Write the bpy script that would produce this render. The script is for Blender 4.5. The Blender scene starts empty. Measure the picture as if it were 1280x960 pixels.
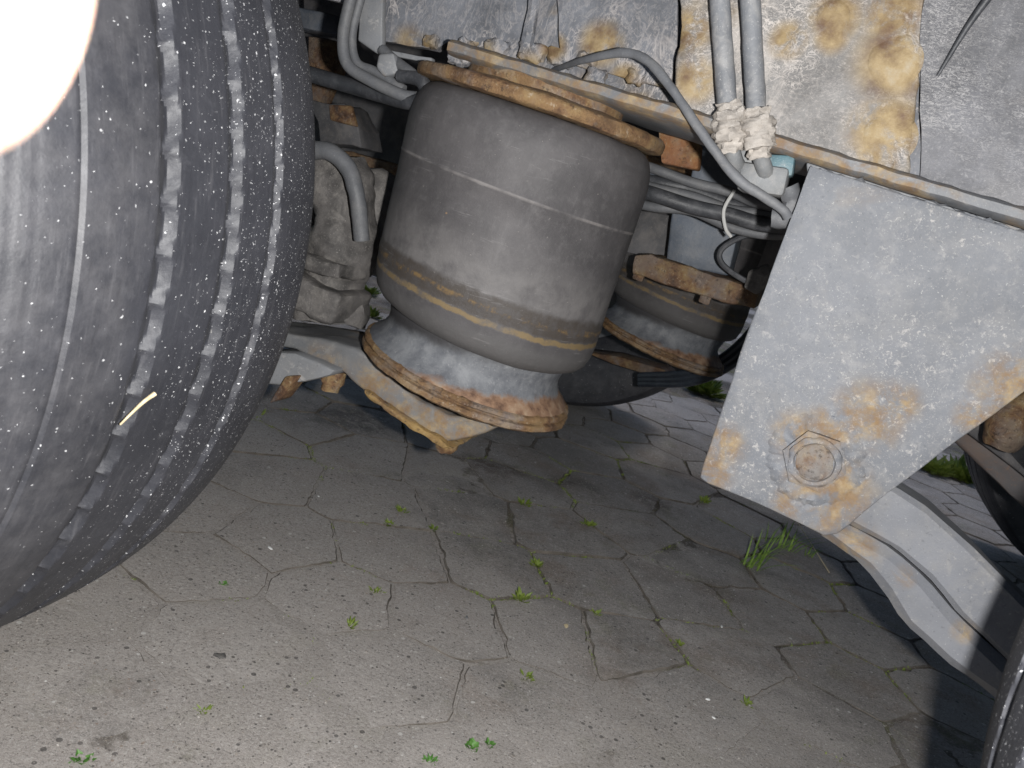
import bpy, bmesh, math, random
import numpy as np
from mathutils import Vector, Matrix, noise
random.seed(7)
rng = np.random.default_rng(7)
scn = bpy.context.scene
COL = scn.collection

# ------------------------------------------------------------------ camera
F, W0, H0 = 1080.0, 1280, 960
PITCH, ROLL, YAW = map(math.radians, (13.6, 16.4, 16.7))
EYE = Vector((0, 0, 0.69))
cy, sy, cp, sp = math.cos(YAW), math.sin(YAW), math.cos(PITCH), math.sin(PITCH)
FWD = Vector((-sy*cp, cy*cp, -sp)); _r = Vector((cy, sy, 0)); _d = -_r.cross(FWD)
RIGHT = math.cos(ROLL)*_r - math.sin(ROLL)*_d
DOWN = math.sin(ROLL)*_r + math.cos(ROLL)*_d
cam_d = bpy.data.cameras.new("camera"); cam = bpy.data.objects.new("camera", cam_d); COL.objects.link(cam)
cam_d.sensor_width = 36; cam_d.lens = 36*F/W0; cam_d.clip_start = 0.005; cam_d.clip_end = 2000
cam_d.dof.use_dof = True; cam_d.dof.focus_distance = 1.1; cam_d.dof.aperture_fstop = 15
R = Matrix((RIGHT, -DOWN, -FWD)).transposed().to_4x4(); R.translation = EYE
cam.matrix_world = R; scn.camera = cam
scn.view_settings.view_transform = 'Standard'; scn.view_settings.look = 'None'
scn.view_settings.exposure = 0.0; scn.view_settings.gamma = 1.0

# ------------------------------------------------------------------ daylight (dull) and the flash of the camera
world = bpy.data.worlds.new("World"); scn.world = world; world.use_nodes = True
wn = world.node_tree.nodes; bg = wn['Background']; sky = wn.new('ShaderNodeTexSky')
sky.sky_type = 'NISHITA'; sky.sun_disc = False
SUN_EL, SUN_ROT = math.radians(64), math.radians(35)
sky.sun_elevation = SUN_EL; sky.sun_rotation = SUN_ROT
world.node_tree.links.new(sky.outputs[0], bg.inputs[0]); bg.inputs[1].default_value = 0.11
sl = bpy.data.lights.new("sun", 'SUN'); sl.energy = 0.7; sl.angle = math.radians(12); sl.color = (1, .95, .88)
so = bpy.data.objects.new("sun", sl); COL.objects.link(so)
sdir = Vector((math.sin(SUN_ROT)*math.cos(SUN_EL), math.cos(SUN_ROT)*math.cos(SUN_EL), math.sin(SUN_EL)))
so.rotation_euler = (-sdir).to_track_quat('-Z', 'Y').to_euler(); so.location = (3, 8, 6)
fl = bpy.data.lights.new("camera_flash", 'SPOT'); fl.spot_size = math.radians(133); fl.spot_blend = 0.5; fl.energy = 73; fl.shadow_soft_size = 0.009; fl.color = (1, .985, .96)
fo = bpy.data.objects.new("camera_flash", fl); COL.objects.link(fo)
fo.rotation_euler = FWD.to_track_quat('-Z', 'Y').to_euler()
fo.location = EYE + RIGHT*0.068 + DOWN*0.006 + FWD*0.004

# ------------------------------------------------------------------ helpers
def at(x, y, depth):            # photo point -> place on the plane Y = depth
    d = FWD + RIGHT*((x-640)/F) + DOWN*((y-480)/F)
    return EYE + d*(depth/d.y)
def on_ground(x, y, z=0.0):
    d = FWD + RIGHT*((x-640)/F) + DOWN*((y-480)/F)
    return EYE + d*((z-EYE.z)/d.z)

def link(name, me, mat=None, parent=None, loc=None):
    o = bpy.data.objects.new(name, me); COL.objects.link(o)
    if mat is not None and me is not None and not me.materials: me.materials.append(mat)
    if parent is not None:
        o.parent = parent
        if parent.type == 'EMPTY': o.matrix_parent_inverse = Matrix.Translation(-parent.location)   # meshes keep world coordinates
    if loc is not None: o.location = loc
    return o
def local(name, me, mat, parent):          # child whose mesh is in its parent's own coordinates
    o = bpy.data.objects.new(name, me); COL.objects.link(o)
    if mat is not None and not me.materials: me.materials.append(mat)
    o.parent = parent; return o
def empty(name, loc=(0, 0, 0)):
    o = bpy.data.objects.new(name, None); COL.objects.link(o); o.location = loc; o.empty_display_size = .05; return o
def tag(o, label=None, cat=None, group=None, kind=None):
    for k, v in (('label', label), ('category', cat), ('group', group), ('kind', kind)):
        if v: o[k] = v
    return o
def mesh(bm, name, smooth=True, sharp=40):
    me = bpy.data.meshes.new(name); bm.normal_update(); bm.to_mesh(me); bm.free()
    if smooth:
        me.polygons.foreach_set('use_smooth', [True]*len(me.polygons))
        try: me.set_sharp_from_angle(angle=math.radians(sharp))
        except Exception: pass
    return me
def rough(bm, amp, scale, seed=0):
    off = Vector((seed*3.1, seed*1.7, seed*5.3)); bm.normal_update()
    mv = [(v, v.normal*amp*(noise.fractal((v.co*scale)+off, 1.0, 2.0, 3))) for v in bm.verts]
    for v, d in mv: v.co += d
def subdiv_long(bm, maxlen, passes=5):
    for _ in range(passes):
        es = [e for e in bm.edges if e.calc_length() > maxlen]
        if not es: break
        bmesh.ops.subdivide_edges(bm, edges=es, cuts=1, use_grid_fill=True)
def slab(pts, back, bev=0.0, seg=2, dense=None, amp=0.0, nscale=20, seed=0, bm=None):
    """polygon of 3-D points (on a plane Y = const) thickened along +Y by `back`"""
    b = bmesh.new()
    f = [b.verts.new(p) for p in pts]; k = [b.verts.new(Vector(p)+Vector((0, back, 0))) for p in pts]
    n = len(pts)
    b.faces.new(f); b.faces.new(list(reversed(k)))
    for i in range(n): b.faces.new((f[(i+1) % n], f[i], k[i], k[(i+1) % n]))
    bmesh.ops.recalc_face_normals(b, faces=b.faces)
    if bev: bmesh.ops.bevel(b, geom=list(b.edges), offset=bev, segments=seg, profile=.5, affect='EDGES', clamp_overlap=True)
    if dense:
        bmesh.ops.triangulate(b, faces=[q for q in b.faces if len(q.verts) > 4])
        subdiv_long(b, dense)
    if amp: rough(b, amp, nscale, seed)
    return join(bm, b)
def join(bm, b):
    if bm is None: return b
    me = bpy.data.meshes.new('t'); b.to_mesh(me); b.free(); bm.from_mesh(me); bpy.data.meshes.remove(me); return bm
def box(c, size, rot=None, bev=0.0, bm=None, dense=None, amp=0, nscale=20, seed=0):
    b = bmesh.new(); bmesh.ops.create_cube(b, size=1)
    for v in b.verts: v.co = Vector((v.co.x*size[0], v.co.y*size[1], v.co.z*size[2]))
    if bev: bmesh.ops.bevel(b, geom=list(b.edges), offset=bev, segments=2, profile=.5, affect='EDGES', clamp_overlap=True)
    if dense: subdiv_long(b, dense)
    if amp: rough(b, amp, nscale, seed)
    M = Matrix.Translation(Vector(c)) @ (rot.to_4x4() if rot is not None else Matrix.Identity(4))
    bmesh.ops.transform(b, matrix=M, verts=b.verts)
    return join(bm, b)
def lathe(prof, seg=96, amp=0, nscale=20, seed=0, bm=None, M=None, caps=False):
    b = bmesh.new(); rings = []
    for r, z in prof:
        if r < 1e-6: rings.append([b.verts.new((0, 0, z))])
        else: rings.append([b.verts.new((r*math.cos(2*math.pi*i/seg), r*math.sin(2*math.pi*i/seg), z)) for i in range(seg)])
    for a, c in zip(rings[:-1], rings[1:]):
        for i in range(seg):
            j = (i+1) % seg
            q = [a[i % len(a)], a[j % len(a)], c[j % len(c)], c[i % len(c)]]
            u = []
            for v in q:
                if v not in u: u.append(v)
            if len(u) > 2: b.faces.new(u)
    if caps:
        for rg in (rings[0], rings[-1]):
            if len(rg) > 2: b.faces.new(rg)
    bmesh.ops.recalc_face_normals(b, faces=b.faces)
    if amp: rough(b, amp, nscale, seed)
    if M is not None: bmesh.ops.transform(b, matrix=M, verts=b.verts)
    return join(bm, b)
def spline(pts, n=8):
    P = [Vector(p) for p in pts]; P = [P[0]*2-P[1]] + P + [P[-1]*2-P[-2]]; out = []
    for i in range(1, len(P)-2):
        for k in range(n):
            t = k/n; a, b, c, d = P[i-1:i+3]
            out.append(.5*((2*b)+(c-a)*t+(2*a-5*b+4*c-d)*t*t+(3*b-a-3*c+d)*t**3))
    out.append(P[-2]); return out
def tube(pts, r, seg=12, n=8, flat=1.0, amp=0, nscale=60, bm=None, seed=0, smooth=True):
    path = spline(pts, n) if smooth else [Vector(p) for p in pts]
    b = bmesh.new(); rings = []; N = len(path)
    up = Vector((0, 1, 0))
    for i, p in enumerate(path):
        t = (path[min(i+1, N-1)]-path[max(i-1, 0)]).normalized()
        s = t.cross(up); s = s.normalized() if s.length > .1 else t.cross(Vector((1, 0, 0))).normalized()
        u2 = s.cross(t).normalized()
        rr = r(i/(N-1)) if callable(r) else r
        rings.append([b.verts.new(p+s*math.cos(2*math.pi*k/seg)*rr+u2*math.sin(2*math.pi*k/seg)*rr*flat) for k in range(seg)])
    for a, c in zip(rings[:-1], rings[1:]):
        for k in range(seg): b.faces.new((a[k], a[(k+1) % seg], c[(k+1) % seg], c[k]))
    b.faces.new(rings[0]); b.faces.new(list(reversed(rings[-1])))
    bmesh.ops.recalc_face_normals(b, faces=b.faces)
    if amp: rough(b, amp, nscale, seed)
    return join(bm, b)
def along(p, q):
    return (Vector(q)-Vector(p)).to_track_quat('Z', 'Y').to_matrix().to_4x4()
def hexnut(p, direction, r, h, bm=None, amp=.0006):
    M = Matrix.Translation(Vector(p)) @ Vector(direction).to_track_quat('Z', 'Y').to_matrix().to_4x4()
    return lathe([(0, 0), (r, 0), (r, h*.85), (r*.86, h), (0, h)], 6, bm=bm, M=M)
def disc(p, direction, prof, seg=40, bm=None, amp=0, nscale=60):
    M = Matrix.Translation(Vector(p)) @ Vector(direction).to_track_quat('Z', 'Y').to_matrix().to_4x4()
    return lathe(prof, seg, bm=bm, M=M, amp=amp, nscale=nscale)

# ------------------------------------------------------------------ materials
class NT:
    def __init__(s, name, obj_coords=False):
        s.m = bpy.data.materials.new(name); s.m.use_nodes = True
        s.t = s.m.node_tree; s.n = s.t.nodes; s.bsdf = s.n['Principled BSDF']
        if obj_coords: s.co = s.n.new('ShaderNodeTexCoord').outputs['Object']
        else: s.co = s.n.new('ShaderNodeNewGeometry').outputs['Position']
    def set(s, sock, v):
        if hasattr(v, 'is_linked') or isinstance(v, bpy.types.NodeSocket): s.t.links.new(v, sock)
        else:
            if isinstance(v, tuple) and len(v) == 3 and sock.type == 'RGBA': v = (*v, 1)
            sock.default_value = v
    def map(s, scale=(1, 1, 1), rot=(0, 0, 0), loc=(0, 0, 0), co=None):
        m = s.n.new('ShaderNodeMapping'); s.set(m.inputs[0], co or s.co)
        m.inputs['Scale'].default_value = scale; m.inputs['Rotation'].default_value = rot; m.inputs['Location'].default_value = loc
        return m.outputs[0]
    def noise(s, scale, detail=4, rough=.55, dist=0, co=None, color=False):
        t = s.n.new('ShaderNodeTexNoise'); s.set(t.inputs['Vector'], co or s.co)
        t.inputs['Scale'].default_value = scale; t.inputs['Detail'].default_value = detail
        t.inputs['Roughness'].default_value = rough; t.inputs['Distortion'].default_value = dist
        return t.outputs['Color' if color else 'Fac']
    def voro(s, scale, feat='F1', co=None, rnd=1):
        t = s.n.new('ShaderNodeTexVoronoi'); t.feature = feat; s.set(t.inputs['Vector'], co or s.co)
        t.inputs['Scale'].default_value = scale; t.inputs['Randomness'].default_value = rnd
        return t.outputs
    def math(s, op, a, b=0.0, c=None, clamp=False):
        t = s.n.new('ShaderNodeMath'); t.operation = op; t.use_clamp = clamp
        s.set(t.inputs[0], a); s.set(t.inputs[1], b)
        if c is not None: s.set(t.inputs[2], c)
        return t.outputs[0]
    def step(s, v, lo, hi, a=0.0, b=1.0):
        t = s.n.new('ShaderNodeMapRange'); t.interpolation_type = 'SMOOTHSTEP'; s.set(t.inputs[0], v)
        t.inputs[1].default_value = lo; t.inputs[2].default_value = hi; t.inputs[3].default_value = a; t.inputs[4].default_value = b
        return t.outputs[0]
    def mix(s, f, a, b, blend='MIX'):
        t = s.n.new('ShaderNodeMix'); t.data_type = 'RGBA'; t.blend_type = blend
        s.set(t.inputs[0], f); s.set(t.inputs[6], a); s.set(t.inputs[7], b); return t.outputs[2]
    def ramp(s, f, stops):
        t = s.n.new('ShaderNodeValToRGB'); s.set(t.inputs[0], f); e = t.color_ramp.elements
        while len(e) < len(stops): e.new(.5)
        for k, (p, c) in zip(e, stops): k.position = p; k.color = (*c, 1)
        return t.outputs[0]
    def xyz(s, co=None):
        t = s.n.new('ShaderNodeSeparateXYZ'); s.set(t.inputs[0], co or s.co); return t.outputs
    def near(s, p, r0, r1):       # 1 within r0 of point p, 0 beyond r1
        t = s.n.new('ShaderNodeVectorMath'); t.operation = 'DISTANCE'; s.set(t.inputs[0], s.co); t.inputs[1].default_value = p
        return s.step(t.outputs['Value'], r0, r1, 1.0, 0.0)
    def bump(s, h, strength=.5, dist=.002, normal=None):
        t = s.n.new('ShaderNodeBump'); s.set(t.inputs['Height'], h); t.inputs['Strength'].default_value = strength
        t.inputs['Distance'].default_value = dist
        if normal is not None: s.set(t.inputs['Normal'], normal)
        return t.outputs[0]
    def out(s, color, rough=.7, normal=None, metal=0.0, spec=.5):
        s.set(s.bsdf.inputs['Base Color'], color); s.set(s.bsdf.inputs['Roughness'], rough)
        s.set(s.bsdf.inputs['Metallic'], metal); s.bsdf.inputs['Specular IOR Level'].default_value = spec
        if normal is not None: s.set(s.bsdf.inputs['Normal'], normal)
        return s.m

def rust_color(n, scale=40):
    a = n.noise(scale, 7, .7); b = n.noise(scale*.25, 4, .6); k = n.noise(scale*4.5, 4, .75)
    f = n.math('ADD', n.math('MULTIPLY', a, .50), n.math('ADD', n.math('MULTIPLY', b, .40), n.math('MULTIPLY', k, .22)))
    return n.ramp(f, [(.40, (.030, .020, .016)), (.49, (.085, .045, .026)), (.56, (.155, .088, .045)), (.63, (.215, .145, .070)), (.72, (.25, .19, .115)), (.82, (.27, .25, .22))])
def mat_rust(name, tint=None, amt=0.0, obj=False, greyed=.35):
    n = NT(name, obj); c = rust_color(n)
    g = n.step(n.noise(18, 6, .65, .3), .47, .62); c = n.mix(n.math('MULTIPLY', g, greyed), c, (.20, .19, .185))
    if tint: c = n.mix(n.math('MULTIPLY', n.step(n.noise(25, 5, .7), .35, .62), amt), c, tint)
    ch = n.step(n.noise(160, 4, .75), .58, .70); c = n.mix(n.math('MULTIPLY', ch, .45), c, (.36, .31, .25))
    pit = n.step(n.noise(130, 4, .7), .44, .34); c = n.mix(n.math('MULTIPLY', pit, .6), c, (.03, .022, .018))
    h = n.math('ADD', n.noise(120, 6, .75), n.math('MULTIPLY', n.noise(420, 4, .7), .5))
    return n.out(c, .74, n.bump(h, .9, .003), spec=.3)
def mat_steel(name, base, fleck=.5, fleck_col=(.50, .47, .44), rust=.15, spots=(), rough=.5, fleck_scale=70, obj=False, dust=.25):
    n = NT(name, obj)
    c = n.mix(n.step(n.noise(7, 4, .6), .3, .7), tuple(v*.82 for v in base), tuple(min(1, v*1.12) for v in base))
    c = n.mix(n.math('MULTIPLY', n.step(n.noise(22, 6, .7, .5), .45, .7), dust), c, (.22, .212, .20))
    fl_ = n.math('MAXIMUM', n.step(n.noise(fleck_scale, 6, .72, .6), .555, .660), n.math('MULTIPLY', n.step(n.noise(fleck_scale*2.6, 4, .7, .4), .60, .66), .7))
    mo = n.noise(fleck_scale*.38, 6, .72, .3); c = n.mix(n.math('MULTIPLY', n.step(mo, .50, .66), .16*fleck), c, fleck_col); c = n.mix(n.math('MULTIPLY', n.step(mo, .46, .34),   .22*fleck), c, tuple(v*.78 for v in base))
    patch = n.step(n.noise(11, 3, .6), .42, .62)
    fk = n.math('MULTIPLY', fl_, n.math('ADD', n.math('MULTIPLY', patch, .75), .15))
    c = n.mix(n.math('MULTIPLY', fk, fleck), c, fleck_col)
    sk = n.step(n.noise(420, 3, .7), .62, .72); c = n.mix(n.math('MULTIPLY', sk, .5*fleck+.1), c, (.46, .45, .43))
    pits = n.step(n.noise(240, 3, .6), .30, .38, 1, 0); c = n.mix(n.math('MULTIPLY', pits, .35), c, tuple(v*.45 for v in base))
    rn = n.noise(30, 6, .65, .6)
    rm = n.math('MULTIPLY', n.step(n.noise(9, 5, .62, .4), .60, .70), rust*3, clamp=True)
    for (p, r) in spots:
        rm = n.math('MAXIMUM', rm, n.math('MULTIPLY', n.near(p, r*.25, r*1.25), n.step(rn, .36, .58)))
    yel = n.ramp(n.noise(45, 5, .6), [(.3, (.16, .09, .04)), (.48, (.20, .125, .055)), (.62, (.29, .21, .11)), (.8, (.32, .28, .22))])
    rm = n.math('MULTIPLY', rm, n.step(n.noise(75, 6, .75), .30, .60, .25, 1)); c = n.mix(n.math('MULTIPLY', rm, .85), c, yel)
    h = n.math('ADD', n.math('MULTIPLY', n.noise(35, 5, .7), .9), n.math('ADD', n.math('MULTIPLY', rm, .5), n.math('MULTIPLY', n.noise(500, 4, .7), .45)))
    ro = n.math('ADD', rough, n.math('MULTIPLY', n.math('MAXIMUM', fk, rm), .3))
    return n.out(c, ro, n.bump(h, .5, .0012), spec=.32)
def mat_crust(name, base, line, spots=(), wave=(1, 1, 2.6), scale=55, rust=.2, scale_amt=.5):
    n = NT(name)
    co = n.map(scale=wave)
    w = n.noise(scale, 5, .6, 1.4, co=co)
    w2 = n.noise(scale*2.1, 4, .6, 1.0, co=co)
    ridge = n.math('MAXIMUM', n.step(n.math('ABSOLUTE', n.math('SUBTRACT', w, .5)), .004, .030, 1, 0), n.math('MULTIPLY', n.step(n.math('ABSOLUTE', n.math('SUBTRACT', w2, .5)), .004, .035, 1, 0), .6))
    patch = n.step(n.noise(9, 5, .65), .38, .6)
    c = n.mix(n.step(n.noise(14, 6, .7), .3, .7), tuple(v*.62 for v in base), tuple(v*1.2 for v in base))
    c = n.mix(n.math('MULTIPLY', ridge, n.math('ADD', n.math('MULTIPLY', patch, .65), .22)), c, line)
    fi = n.noise(300, 4, .75); c = n.mix(n.math('MULTIPLY', n.step(fi, .56, .7), .4), c, line); c = n.mix(n.math('MULTIPLY', n.step(fi, .44, .3), .45), c, tuple(v*.45 for v in base))
    sc = n.step(n.noise(6, 7, .75, .8), .54, .64); c = n.mix(n.math('MULTIPLY', sc, scale_amt), c, tuple(v*.82 for v in line))
    rn = n.noise(26, 6, .65, .5); rm = n.math('MULTIPLY', n.step(n.noise(8, 5, .6, .3), .6, .7), rust*3, clamp=True)
    for (p, r) in spots: rm = n.math('MAXIMUM', rm, n.math('MULTIPLY', n.near(p, r*.4, r*1.2), n.step(rn, .30, .5)))
    yel = n.ramp(n.noise(38, 5, .62), [(.3, (.10, .05, .022)), (.46, (.20, .135, .060)), (.6, (.30, .22, .11)), (.8, (.36, .31, .23))])
    c = n.mix(n.math('MULTIPLY', rm, .9), c, yel)
    h = n.math('ADD', n.math('MULTIPLY', ridge, .25), n.math('ADD', n.math('MULTIPLY', n.noise(30, 5, .7), 1.5), n.math('MULTIPLY', fi, .5)))
    return n.out(c, .60, n.bump(h, .4, .002), spec=.3)
def mat_plain(name, base, var=.25, rough=.6, dust=.3, dust_col=(.30, .28, .26), scale=30, spec=.5, obj=False, bump=.3, metal=0.0):
    n = NT(name, obj)
    c = n.mix(n.step(n.noise(scale*.4, 4, .6), .3, .7), tuple(v*(1-var) for v in base), tuple(v*(1+var) for v in base))
    c = n.mix(n.math('MULTIPLY', n.step(n.noise(scale, 6, .7, .4), .42, .72), dust), c, dust_col)
    c = n.mix(n.math('MULTIPLY', n.step(n.noise(scale*12, 3, .7), .60, .72), dust), c, tuple(min(.7, v*1.5) for v in dust_col))
    return n.out(c, rough, n.bump(n.noise(scale*6, 5, .7), bump, .002), spec=spec, metal=metal)

def mat_tyre():
    n = NT('tyre_rubber', True)
    x = n.xyz()
    big = n.noise(7, 4, .6)
    c = n.mix(n.step(big, .3, .7), (.016, .0168, .0215), (.029, .030, .037))
    # brown dust on the outer ribs, cleaner blue-black rubber inboard
    outer = n.step(n.math('ADD', x[1], n.math('MULTIPLY', n.noise(12, 4, .6), .06)), -.055, .0, 1, 0)
    c = n.mix(n.math('MULTIPLY', n.math('MULTIPLY', outer, n.step(n.noise(30, 6, .7), .3, .7)), .55), c, (.074, .072, .077))
    c = n.mix(n.math('MULTIPLY', n.step(n.noise(60, 6, .75, .5), .5, .75), .22), c, (.095, .096, .106))
    gd = n.step(n.noise(22, 6, .72), .45, .7); c = n.mix(n.math('MULTIPLY', gd, .20), c, (.06, .06, .07))
    cb = n.n.new('ShaderNodeCombineXYZ'); n.set(cb.inputs[0], n.math('MULTIPLY', n.math('ARCTAN2', x[2], x[0]), .52*.10)); n.set(cb.inputs[1], x[1])
    sf = n.noise(150, 5, .75, co=cb.outputs[0]); c = n.mix(n.math('MULTIPLY', n.step(sf, .52, .72), .35), c, (.105, .103, .11)); c = n.mix(n.math('MULTIPLY', n.step(sf, .46, .32), .35), c, (.012, .012, .016))
    wob = n.n.new    # white overspray
    wob = n.n.new('ShaderNodeVectorMath'); wob.operation = 'MULTIPLY_ADD'
    n.set(wob.inputs[0], n.noise(420, 2, .6, color=True)); wob.inputs[1].default_value = (.0035,)*3; n.set(wob.inputs[2], n.co)
    dens = n.step(n.math('ADD', n.math('MULTIPLY', n.noise(9, 3, .6), .6), n.math('MULTIPLY', n.step(x[1], -.12, .17), .5)), .3, .72)
    for sc_, p0, p1, s0, s1 in ((240, .012, .08, .07, .20), (360, .03, .20, .08, .26), (640, .02, .26, .08, .28)):
        v = n.voro(sc_, co=wob.outputs[0]); rnd = n.xyz(v['Color'])
        size = n.math('ADD', n.math('MULTIPLY', n.math('POWER', rnd[0], 2.0), s1), s0)
        keep = n.math('LESS_THAN', rnd[1], n.math('ADD', n.math('MULTIPLY', dens, p1), p0))
        sp_ = n.math('MULTIPLY', n.math('LESS_THAN', v['Distance'], size), keep)
        c = n.mix(n.math('MULTIPLY', sp_, n.math('ADD', .35, n.math('MULTIPLY', rnd[2], .6))), c, (.62, .62, .63))
    # dried mud smears
    mud = n.step(n.noise(16, 7, .75, .2), .68, .73); c = n.mix(n.math('MULTIPLY', mud, .5), c, (.28, .27, .25))
    h = n.math('ADD', n.noise(260, 5, .7), n.math('MULTIPLY', n.noise(40, 4, .6), 1.2))
    ro = n.math('ADD', .46, n.math('MULTIPLY', n.noise(35, 4, .6), .25))
    return n.out(c, ro, n.bump(h, .30, .0015), spec=.55)
def mat_bellows():
    n = NT('bellows_rubber', True); x = n.xyz(); z = x[2]
    c = n.mix(n.step(n.noise(9, 5, .65, .3), .3, .72), (.044, .0415, .043), (.080, .075, .0765))
    c = n.mix(n.math('MULTIPLY', n.step(n.noise(70, 6, .75), .45, .75), .35), c, (.125, .119, .119))
    # rub marks running down
    st = n.noise(26, 6, .75, co=n.map(scale=(2.2, 2.2, .55), rot=(.25, .2, 0))); c = n.mix(n.math('MULTIPLY', n.step(st, .55, .75), .22), c, (.15, .144, .144))
    sm = n.step(n.noise(5, 5, .65), .5, .68); c = n.mix(n.math('MULTIPLY', sm, .4), c, (.046, .044, .046))
    z = n.math('ADD', z, n.math('MULTIPLY', x[0], .10)); zz = n.math('ADD', z, n.math('MULTIPLY', n.math('SUBTRACT', n.noise(38, 5, .7), .5), .012))
    dust = n.math('MULTIPLY', n.step(zz, .145, .085), n.step(zz, .062, .078)); dn = n.math('MULTIPLY', dust, n.step(n.noise(40, 5, .6), .25, .65))
    c = n.mix(n.math('MULTIPLY', dn, .62), c, (.145, .137, .134))
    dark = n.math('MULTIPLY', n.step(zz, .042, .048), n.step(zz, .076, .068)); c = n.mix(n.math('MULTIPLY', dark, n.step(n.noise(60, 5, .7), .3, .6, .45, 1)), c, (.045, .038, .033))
    yl = n.math('MULTIPLY', n.step(zz, .036, .0385), n.step(zz, .0455, .0425)); yp = n.step(n.noise(22, 5, .7), .30, .56)
    c = n.mix(n.math('MULTIPLY', n.math('MULTIPLY', yl, yp), .85), c, (.150, .105, .048))
    y2 = n.math('MULTIPLY', n.step(zz, .053, .056), n.step(zz, .062, .059)); y2 = n.math('MULTIPLY', y2, n.step(n.noise(30, 5, .75), .47, .62))
    c = n.mix(n.math('MULTIPLY', y2, .7), c, (.16, .10, .038))
    low = n.step(zz, .034, .02); c = n.mix(n.math('MULTIPLY', low, .5), c, (.088, .085, .083))
    sk = n.step(n.noise(330, 3, .7), .68, .74); c = n.mix(n.math('MULTIPLY', sk, .4), c, (.34, .31, .28))
    sp1 = n.step(n.noise(26, 3, .5), .765, .785); c = n.mix(n.math('MULTIPLY', sp1, .7), c, (.26, .16, .08))
    scr = n.noise(55, 5, .75, co=n.map(scale=(.25, .25, 3.5), rot=(.12, .2, .3))); c = n.mix(n.math('MULTIPLY', n.math('MULTIPLY', n.step(scr, .60, .66), n.step(n.noise(9, 4, .6), .45, .6)), .30), c, (.21, .20, .20))
    zs = n.math('ADD', x[2], n.math('MULTIPLY', x[0], .074)); seam = n.math('MULTIPLY', n.step(zs, .1815, .1838), n.step(zs, .1866, .1850)); c = n.mix(n.math('MULTIPLY', n.math('MULTIPLY', seam, n.step(n.noise(16, 5, .7), .36, .66)), .42), c, (.26, .24, .23))
    h = n.math('ADD', n.noise(320, 5, .7), n.math('ADD', n.math('MULTIPLY', n.noise(45, 4, .6), .9), n.math('MULTIPLY', dark, n.noise(160, 4, .7))))
    return n.out(c, .66, n.bump(h, .25, .0015), spec=.35)
def mat_piston():
    n = NT('galvanised_piston', True); x = n.xyz(); z = x[2]
    c = n.mix(n.step(n.noise(30, 6, .7), .3, .7), (.075, .079, .090), (.150, .155, .164))
    c = n.mix(n.math('MULTIPLY', n.step(n.noise(55, 6, .75, .4), .48, .70), .40), c, (.21, .213, .22)); c = n.mix(n.math('MULTIPLY', n.step(n.noise(260, 3, .75), .60, .72), .35), c, (.34, .34, .34))
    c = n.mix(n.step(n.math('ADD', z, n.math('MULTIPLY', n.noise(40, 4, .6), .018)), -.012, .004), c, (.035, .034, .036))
    low = n.step(n.math('ADD', z, n.math('MULTIPLY', n.math('SUBTRACT', n.noise(30, 5, .7), .5), .03)), -.049, -.058)
    c = n.mix(low, c, n.ramp(n.noise(60, 5, .65), [(.3, (.08, .045, .03)), (.5, (.20, .12, .075)), (.75, (.30, .22, .15))]))
    h = n.noise(200, 5, .7)
    return n.out(c, .66, n.bump(h, .45, .0015), spec=.35)
def grains(n, c, amt=1.0):      # aggregate, the same over slabs and the sand between them
    ag = n.noise(210, 5, .85); fi = n.noise(620, 3, .8)
    c = n.mix(n.math('MULTIPLY', n.step(ag, .47, .36), .62*amt), c, (.075, .072, .070)); c = n.mix(n.math('MULTIPLY', n.step(ag, .545, .66), .55*amt), c, (.62, .595, .565))
    c = n.mix(n.math('MULTIPLY', n.step(fi, .46, .34), .45*amt), c, (.07, .066, .063)); c = n.mix(n.math('MULTIPLY', n.step(fi, .56, .68), .42*amt), c, (.66, .64, .61))
    gs = None
    for sc, p, r in ((105, .16, .36), (230, .26, .38)):
        v = n.voro(sc); rr = n.xyz(v['Color'])
        g = n.math('MULTIPLY', n.math('LESS_THAN', v['Distance'], n.math('MULTIPLY', rr[0], r)), n.math('LESS_THAN', rr[1], p))
        c = n.mix(n.math('MULTIPLY', g, .72), c, n.ramp(rr[2], [(.0, (.045, .043, .042)), (.45, (.10, .09, .085)), (.6, (.30, .22, .17)), (.75, (.42, .38, .33)), (.95, (.62, .60, .57))]))
        gs = g if gs is None else n.math('MAXIMUM', gs, g)
    v = n.voro(70); rr = n.xyz(v['Color']); gw = n.math('MULTIPLY', n.math('LESS_THAN', v['Distance'], .085), n.math('GREATER_THAN', rr[1], .955)); c = n.mix(n.math('MULTIPLY', gw, .9), c, (.75, .74, .71))
    return c, ag, gs
def dusty(n):
    p = n.xyz(); near = n.step(n.math('ADD', p[1], n.math('MULTIPLY', p[0], .35)), 1.75, .75)
    f = n.math('ADD', n.noise(2.1, 6, .68), n.math('MULTIPLY', near, .17))
    return n.math('MULTIPLY', n.step(f, .46, .66), n.step(n.noise(34, 5, .7), .22, .5, .55, 1.0))
DUST = (.425, .388, .358)
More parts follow.
